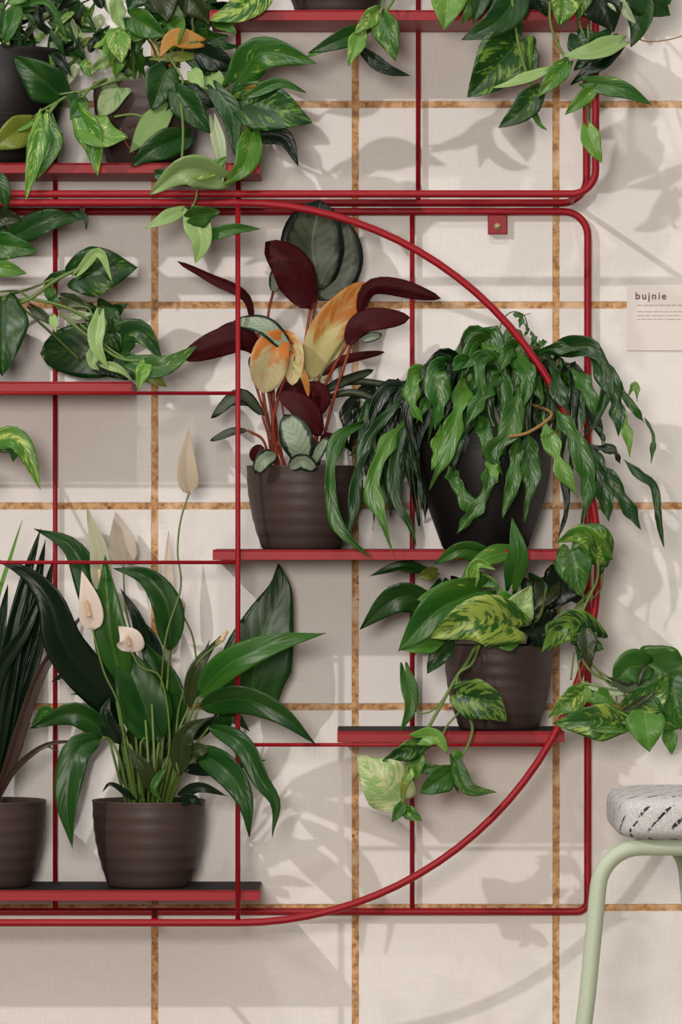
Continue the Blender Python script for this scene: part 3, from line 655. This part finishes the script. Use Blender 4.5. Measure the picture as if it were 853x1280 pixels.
vine(p, [('612 812 110 598 806 150 583 830 175 572 845 184 548 888 192 530 920 194 512 952 194 503 1008 192', 2.2), ('560 866 188 545 885 190 530 892 190 518 888 190', 1.1), ('574 848 184 580 880 190 560 906 192 552 922 194 545 930 194', 1.4)], [
 ('507 840 182 514 880 192 501 915 190', 22, 'm3', dict(roll=-15, fold=.15)), ('530 930 196 478 951 200', 28, 'd6', dict(roll=-15)), ('520 922 198 546 922 204 560 942 202', 24, 'l4', dict(fold=.2)), ('502 996 192 478 975 202 446 944 196', 70, 'p7', dict(roll=10, fold=.08)),
 ('527 962 194 553 958 196', 14, 'm4', {}), ('518 950 190 500 990 192', 20, 'l6', {}), ('524 940 192 522 975 196', 18, 'g5', {}), ('504 1006 194 490 1028 198', 16, 'm2', {}), ('506 1012 192 528 1026 196', 18, 'm6', {}), ('510 955 190 502 1000 192', 14, 'y4', {})])
vine(p, [('600 806 160 590 830 184 572 845 188 576 880 194 590 905 196 588 925 196 574 952 194 562 968 194', 1.9), ('588 925 196 582 940 196 574 955 196', 1.3)], [
 ('576 868 198 634 903 206', 54, 'd7', dict(roll=5, bend=-.1)), ('564 966 196 524 992 200', 36, 'm4', dict(roll=-10)), ('570 952 198 585 985 204 621 990 200', 22, 'm5', dict(roll=-14)), ('562 962 194 574 992 196', 8, 'd1', {}), ('574 946 198 566 938 200', 14, 'g2', {})])
vine(p, [('745 730 195 728 768 200 726 815 200 740 840 200 768 856 200 790 880 204 800 896 204', 1.8), ('722 815 198 726 850 200 732 868 200', 1.3), ('730 820 200 748 838 202 766 850 202', 1.3), ('735 822 200 755 848 200 775 868 204', 1.3), ('718 815 196 714 850 198', 1.2), ('772 858 204 770 895 206', 1.2), ('788 880 206 776 904 204', 1.2)], [
 ('808 832 206 786 836 214 766 858 210', 46, 'm4', {}), ('806 826 200 840 850 205 874 866 200', 72, 'm4', {}), ('768 852 212 790 858 216 808 828 212', 15, 'v3', dict(fold=.3)), ('742 858 208 775 864 212 806 850 210', 13, 'w1', dict(roll=30, fold=.3)),
 ('788 884 208 818 870 216 840 842 210', 44, 'm6', dict(roll=10)), ('780 890 210 812 868 218 830 846 214', 10, 'v3', {}), ('838 850 205 852 912 208', 52, 'm5', {}), ('732 862 206 686 897 212', 32, 'g6', dict(roll=-8)), ('738 862 204 770 880 208', 26, 'g4', {}), ('728 860 206 742 880 206', 16, 'l2', {}),
 ('776 903 210 735 902 220 692 904 214', 48, 'm6', dict(roll=-6)), ('748 912 222 790 914 216', 9, 'g1', {}), ('806 888 212 812 940 220', 52, 'g1', dict(roll=0, fold=.05)), ('790 902 210 782 898 210', 20, 'g4', {}), ('836 914 208 841 943 210', 20, 'g4', {}), ('818 892 206 848 912 208', 30, 'm5', {}),
 ('730 800 200 724 826 204', 20, 'd1', {})])

# --- peace lily
p = plant('peace_lily', 'peace lily with glossy dark leaves and white flowers in ribbed pot, bottom shelf', 186, 88, ZB)
ribbed_pot(p, 186, 88, ZB, 1.03)
A = Acc(); Lk = dict(wave=.045, fold=.16)
LV(A, [('132 800 100 112 730 110 88 682 110 42 661 104', 38, 'd1', {}), ('150 905 110 128 868 130 82 808 150 62 750 158 32 716 158 -6 699 150', 52, 'k2', dict(nt=20)), ('155 860 125 138 790 140 131 694 136', 44, 'm1', {}),
 ('196 930 120 172 860 130 138 795 126', 66, 'd1', dict(roll=10)), ('210 925 110 205 860 120 178 800 112', 56, 'd1', dict(roll=-14)), ('212 815 130 210 760 140 184 722 140 141 710 134', 38, 'd1', dict(roll=5)), ('236 885 130 246 836 140 276 795 134', 20, 'v3', {}),
 ('316 882 60 318 840 66 336 780 66 350 736 62 348 704 58', 92, 'd0', dict(lobe=.03, roll=0, fold=.06, wave=.015, nt=20, shape='heart')), ('246 872 150 284 832 185 340 806 196 408 791 190', 38, 'm2', dict(roll=-15)), ('248 884 150 300 874 188 350 892 196 396 932 190', 36, 'd2', dict(roll=12)),
 ('260 908 150 300 928 180 326 975 186 345 1005 186 340 1047 184', 26, 'd1', dict(nt=20, wave=.08)), ('240 935 140 282 962 175 306 1000 185 312 1046 182', 36, 'd1', {}), ('268 914 130 290 896 140 312 914 136', 20, 'd1', {}), ('224 968 150 232 918 160 264 896 156', 28, 'v2', {}),
 ('228 950 150 246 938 158 266 938 156', 24, 'v4', dict(wave=.14)), ('222 994 140 250 984 150 284 995 146', 14, 'k1', {}), ('222 1004 140 240 998 150 254 1008 148', 14, 'k1', {}), ('136 920 130 94 892 140 38 910 134', 32, 'd2', dict(roll=-10)), ('66 904 134 58 888 138 40 906 134', 14, 'm2', {}),
 ('128 922 150 96 940 168 84 1000 174 90 1061 170', 38, 'd2', dict(wave=.06, roll=10)), ('146 900 110 118 868 116 88 868 114', 14, 'd1', {}), ('156 862 80 110 832 84 64 852 80', 26, 'k1', {}), ('150 930 130 132 895 134 140 868 130', 22, 'k1', {}),
 ('226 962 120 270 960 130 333 950 124', 18, 'k1', {}), ('240 925 120 268 900 130 276 880 126', 14, 'k1', {}), ('170 1000 140 140 980 150 128 990 148', 8, 'k1', {}), ('206 960 150 192 985 156 204 1004 150', 10, 'm1', {}), ('196 995 140 180 960 150 156 930 146', 20, 'v1', {}),
 ('224 880 120 245 850 126 262 800 122', 14, 'k1', {}), ('190 830 110 170 770 120 150 735 116', 18, 'k1', {}), ('200 840 110 188 800 112 160 760 112', 20, 'k1', {})], 'lance', **Lk)
for i in range(16):
    x = R(140, 232); LV(A, [('%f 1004 %f %f %f %f %f %f %f' % (186+(x-186)*.5, R(60, 110), x, R(950, 975), R(70, 120), x+(x-186)*.25, R(880, 935), R(60, 120)), R(12, 24), random.choice(['k1', 'd1', 'v1']), {})], 'lance', **Lk)
A.leafobj('foliage', MLILY, p)
B = Acc()
for x0, xs in ((168, '150 900 128 132 800 100'), (172, '160 930 124 150 905 110'), (180, '176 930 128 190 925 120'), (176, '168 900 130 158 862 125'), (192, '196 950 124 200 920 112'), (196, '206 900 120 212 812 130'), (202, '218 930 130 236 884 130'), (206, '226 930 136 247 872 150'),
               (204, '228 945 136 248 886 150'), (208, '232 950 138 262 908 150'), (210, '230 960 132 240 936 140'), (164, '150 950 134 138 925 140 128 922 150'), (160, '146 960 124 136 922 130'), (200, '216 950 150 224 968 150'), (186, '186 960 140 182 900 128'), (190, '193 960 140 190 880 128'),
               (198, '208 950 120 260 900 80 300 900 60'), (182, '170 950 144 162 930 140')):
    ST(B, [('%d 1012 100 %s' % (x0, xs), 2.0, 1.5)])
B.obj('stem', MSTG, p)
def flower(stem, pts, w, tone, spx=None, **k):
    S = Acc(); ST(S, [(stem, 1.5, 1.2)]); o = S.obj('flower', MSTG, p)
    A = Acc(); LV(A, [(pts, w, tone, k)], 'spathe', fold=k.pop('fold', .3), wave=.03); A.leafobj('spathe', MSPA, o)
    if spx:
        v = [float(x) for x in spx.split()]; a = P(*v[:3]); b = P(*v[3:6]); C = Acc()
        C.tube([a.lerp(b, t) for t in (0, .08, .3, .6, .9, 1)], .0033, resample=False, sides=10, r1=.0022); C.obj('spadix', MSPX, o)
flower('170 1010 110 158 940 130 148 880 150 130 840 160 116 788 166', '116 788 166 112 752 172 102 713 170', 30, 'W2', '112 770 172 107 750 178')
flower('196 1010 110 212 930 140 202 850 160 176 834 168 163 812 172', '163 815 172 162 798 178 148 783 176', 34, 'W2', '162 806 178 159 795 184', fold=.12)
flower('206 1010 100 218 940 120 225 880 130 246 830 140 279 800 140', '270 806 140 276 800 141 282 792 140', 7, 'e2', '277 801 141 284 788 142')
flower('168 1010 90 150 920 100 134 830 110 128 740 110', '128 742 110 124 690 116 108 632 110', 26, 'h2', '127 735 116 124 712 116')
flower('186 1010 80 180 900 70 166 800 60 157 760 50 154 708 42', '156 708 42 152 676 44 144 640 42', 36, 'q2')
flower('200 1010 100 200 900 120 207 800 140 226 735 142 222 690 140 226 650 136 236 618 130', '238 618 130 234 580 136 236 535 130', 26, 'n4')
flower('196 1010 80 200 900 70 212 830 66 215 765 60', '215 766 60 210 720 64 211 664 60', 16, 'q2')
flower('206 1010 90 222 900 110 244 850 116 242 800 110 227 765 104', '227 768 104 229 758 105 228 748 104', 6, 'e2', '227 768 106 229 752 106')

# --- strap leaved plant
p = plant('strap_leaf_plant', 'plant with long dark strap leaves in ribbed pot at left end of bottom shelf', -13, 88, ZB)
ribbed_pot(p, -13, 88, ZB, 1.03)
A = Acc()
LV(A, [('-14 1000 110 8 840 130 28 740 134 51 660 130', 26, 'k2', {}), ('-10 1000 105 16 860 116 40 760 120 57 674 116', 26, 'k1', {}), ('-6 1000 100 22 880 110 46 800 112 66 700 108', 30, 'k1', {}), ('-20 1000 120 0 860 136 22 760 140 48 676 136', 24, 'k1', dict(roll=20)),
 ('-26 1000 130 -10 860 150 30 790 160 60 720 156', 26, 'k2', dict(roll=20)), ('-20 1000 110 0 900 130 20 800 132 44 720 128', 30, 'k1', {}), ('-6 1000 130 14 950 140 52 840 148 108 762 144', 18, 'b4', dict(roll=10)), ('-10 1000 100 -2 900 110 30 820 112 62 760 108', 28, 'k0', {}),
 ('-8 1010 130 16 965 150 56 932 160 100 926 156', 9, 'b3', dict(fold=.3)), ('-8 1010 130 14 970 146 50 934 150 76 940 148', 6, 'v1', {}), ('-30 900 120 -6 760 130 12 700 128 28 650 124', 8, 'l1', {}), ('-40 1000 100 -60 860 130 -70 760 150', 28, 'k1', {}), ('-30 1000 100 -30 860 110 -20 720 112', 28, 'k1', {}), ('-24 1000 100 -10 850 120 10 730 122', 26, 'k1', {})], 'strap', wave=.02, fold=.22)
A.leafobj('foliage', MLILY, p)
# ------------------------------------------------------------------ stool
def stool():
    fz = 470
    c = P(905, 1050, fz-110); t = thing('stool', 'pale mint green steel stool with grey dashed seat pad, lower right', 'stool', (c.x, c.y, 0))
    s = .001*(D-fz*.001)/D
    A = Acc()
    X = lambda p: (p-426.5)*s
    Z = lambda p: ZC+(640-p)*s
    zf = 0.0
    def Uf(name, f, inset, zt):
        xl = X(748)+inset; xr = X(1062)-inset
        sp = .075
        pts = []
        y = -f*.001
        pts += [Vector((xl-.055-sp*.3, y, zf+.002)), Vector((xl-.012, y, zt-.17))]
        R = .050
        cxl = xl+R; 
        for i in range(9):
            a = math.radians(176-86*i/8); pts.append(Vector((cxl+R*math.cos(a), y, zt-R+R*math.sin(a))))
        cxr = xr-R
        for i in range(9):
            a = math.radians(90-86*i/8); pts.append(Vector((cxr+R*math.cos(a), y, zt-R+R*math.sin(a))))
        pts += [Vector((xr+.012, y, zt-.17)), Vector((xr+.055+sp*.3, y, zf+.002))]
        A = Acc(); A.tube(pts, .0098, resample=False, sides=18); return A.obj(name, MMINT, t)
    zt = Z(1058)+.0098
    zt = Z(1059)
    Uf('front_leg_frame', fz, 0, zt); Uf('rear_leg_frame', fz-250, .172, zt)
    for x in (X(880), X(935)):
        B = Acc(); B.tube([Vector((x, -fz*.001, zt)), Vector((x, -fz*.001+.25, zt))], .008, resample=False, sides=12); B.obj('seat_rail', MMINT, t)
    # padded seat: super-ellipsoid cushion
    x0 = X(770); x1 = X(1040); z0 = zt+.0068; z1 = z0+.054
    y0 = -fz*.001-.03; y1 = y0+.31
    C = Acc(); nu, nv = 72, 28; cxx = (x0+x1)/2; cyy = (y0+y1)/2; czz = (z0+z1)/2
    def sg(a, e): return math.copysign(abs(a)**e, a)
    for i in range(nv+1):
        ph = -math.pi/2+math.pi*i/nv
        for j in range(nu):
            th = 2*math.pi*j/nu
            x = sg(math.cos(ph), .28)*sg(math.cos(th), .28); y = sg(math.cos(ph), .28)*sg(math.sin(th), .28); z = sg(math.sin(ph), .45)
            C.v.append(Vector((cxx+x*(x1-x0)/2, cyy+y*(y1-y0)/2, czz+z*(z1-z0)/2)))
    for i in range(nv):
        for j in range(nu): C.f.append((i*nu+j, i*nu+(j+1) % nu, (i+1)*nu+(j+1) % nu, (i+1)*nu+j))
    m, nt, b, o = newmat('grey woven cushion with black dashes')
    geo = N(nt, 'ShaderNodeTexCoord').outputs['Object']
    sp = N(nt, 'ShaderNodeSeparateXYZ'); nt.links.new(geo, sp.inputs[0])
    nz = M(nt, 'SUBTRACT', NOI(nt, geo, 160, 3), .5)
    nzb = M(nt, 'SUBTRACT', NOI(nt, geo, 30, 2), .5)
    zc = M(nt, 'SUBTRACT', M(nt, 'ADD', sp.outputs[2], M(nt, 'MULTIPLY', sp.outputs[1], .9)), czz+.9*y0)
    a = M(nt, 'SUBTRACT', M(nt, 'SUBTRACT', sp.outputs[0], x0+.012), M(nt, 'MULTIPLY', zc, .95))
    a = M(nt, 'ADD', M(nt, 'ADD', a, M(nt, 'MULTIPLY', nz, .006)), M(nt, 'MULTIPLY', nzb, .008))
    f = M(nt, 'FRACT', M(nt, 'ADD', M(nt, 'DIVIDE', a, .0270), 20.2))
    line = M(nt, 'SUBTRACT', 1., SM(nt, M(nt, 'ABSOLUTE', M(nt, 'SUBTRACT', f, .5)), .07, .11))
    row = M(nt, 'FRACT', M(nt, 'ADD', M(nt, 'DIVIDE', zc, .050), 20.42))
    rm = M(nt, 'SUBTRACT', 1., SM(nt, M(nt, 'ABSOLUTE', M(nt, 'SUBTRACT', row, .5)), .26, .32))
    brk = SM(nt, NOI(nt, geo, 150, 2), .42, .50)
    ink = M(nt, 'MULTIPLY', M(nt, 'MULTIPLY', line, rm), brk)
    base = MIX(nt, SM(nt, NOI(nt, geo, 700, 2), .4, .6), lin((170, 168, 169)), lin((200, 198, 198)))
    nt.links.new(MIX(nt, ink, base, lin((52, 46, 52))), b.inputs['Base Color']); b.inputs['Roughness'].default_value = .9; b.inputs['Specular IOR Level'].default_value = .1
    nt.links.new(BUMP(nt, NOI(nt, geo, 800, 2), .5, .001), b.inputs['Normal'])
    C.obj('seat_pad', m, t)
stool()

# ------------------------------------------------------------------ wall card
def card():
    a = P(784, 438, 1); b = P(912, 358, 1)
    c = thing('information_card', 'pale printed card fixed flat to the tiles at right edge', 'sign', ((a.x+b.x)/2, 0, a.z))
    A = Acc(); A.box((a.x, -.0022, a.z), (b.x, -.0002, b.z))
    A.obj('panel', simple('matt pale card', (219, 212, 207), .7, .2, .03), c, smooth=False)
    mi = simple('brown print', (96, 74, 70), .8, .1); mi2 = simple('grey print', (176, 162, 154), .8, .1)
    cu = bpy.data.curves.new('lettering', 'FONT'); cu.body = 'bujnie'; cu.size = .0125; cu.space_character = 1.28; cu.extrude = .0001; cu.offset = .00016
    cu.materials.append(mi)
    o = bpy.data.objects.new('lettering', cu); COL.objects.link(o); o.parent = c; o.matrix_parent_inverse = Matrix.Translation(-c.location)
    o.location = P(794.5, 374, 2.6); o.rotation_euler = (math.pi/2, 0, 0)
    bpy.context.view_layer.update()
    me = bpy.data.meshes.new_from_object(o.evaluated_get(bpy.context.evaluated_depsgraph_get())); mw = o.matrix_basis.copy(); bpy.data.objects.remove(o)
    me.transform(mw); o = bpy.data.objects.new('lettering', me); COL.objects.link(o); o.parent = c; o.matrix_parent_inverse = Matrix.Translation(-c.location)
    T = Acc()
    for y, x0, h in ((381.5, 797, 1.3), (389.5, 797, 1.0), (394.5, 797, 1.0), (399, 797, 1.0)):
        x = x0
        while x < 896:
            w = random.uniform(3, 9); p0 = P(x, y+h/2, 2.4); p1 = P(x+w, y-h/2, 2.4)
            T.box((p0.x, -.0026, p0.z), (p1.x, -.0022, p1.z)); x += w+random.uniform(1., 1.8)
    p = T.obj('small_print', mi2, c, smooth=False)
card()

# ------------------------------------------------------------------ light and camera
def spot(name, loc, tgt, power, radius, col, angle=60, blend=.6):
    l = bpy.data.lights.new(name, 'SPOT'); l.energy = power; l.shadow_soft_size = radius; l.color = col; l.spot_size = math.radians(angle); l.spot_blend = blend
    o = bpy.data.objects.new(name, l); COL.objects.link(o); o.location = loc
    d = Vector(tgt)-Vector(loc); o.rotation_euler = d.to_track_quat('-Z', 'Y').to_euler(); return o
ctr = Vector((0, -.1, 1.08))
kd = Vector((-130, -170, 119)).normalized()
spot('key_spotlight', ctr+kd*4.2, ctr, KEYP, .03, (1., .95, .925))
spot('front_spotlight', ctr+Vector((-.42, -6.0, .42)), ctr, FRP, .45, (1., .925, .83), 40)  # unseen soft fill added near the camera, wide radius to blur its shadows
spot('ceiling_spotlight', ctr+Vector((-.25, -1.9, 2.6)), ctr, KEYP*.22, .04, (1., .95, .89), 70)
w = bpy.data.worlds.new('room light'); SC.world = w; w.use_nodes = True
bg = w.node_tree.nodes['Background']; bg.inputs[1].default_value = AMB
wn = w.node_tree; g = N(wn, 'ShaderNodeNewGeometry'); sx = N(wn, 'ShaderNodeSeparateXYZ'); wn.links.new(g.outputs['Incoming'], sx.inputs[0])
up = M(wn, 'MULTIPLY', sx.outputs[2], -1.)   # bright ceiling above, dim room around and below
wn.links.new(MIX(wn, SM(wn, up, .05, .75), (.13, .115, .10, 1), (1.5, 1.40, 1.26, 1)), bg.inputs[0])
cd = bpy.data.cameras.new('camera'); cam = bpy.data.objects.new('camera', cd); COL.objects.link(cam)
cam.location = (0, -D, ZC); cam.rotation_euler = (math.pi/2, 0, 0)
cd.sensor_fit = 'VERTICAL'; cd.sensor_height = 36; cd.lens = 36*D/1.28; cd.clip_end = 50
SC.camera = cam
SC.view_settings.view_transform = 'Standard'; SC.view_settings.look = 'None'; SC.view_settings.gamma = 1; SC.view_settings.use_curve_mapping = False
SC.view_settings.exposure = 0
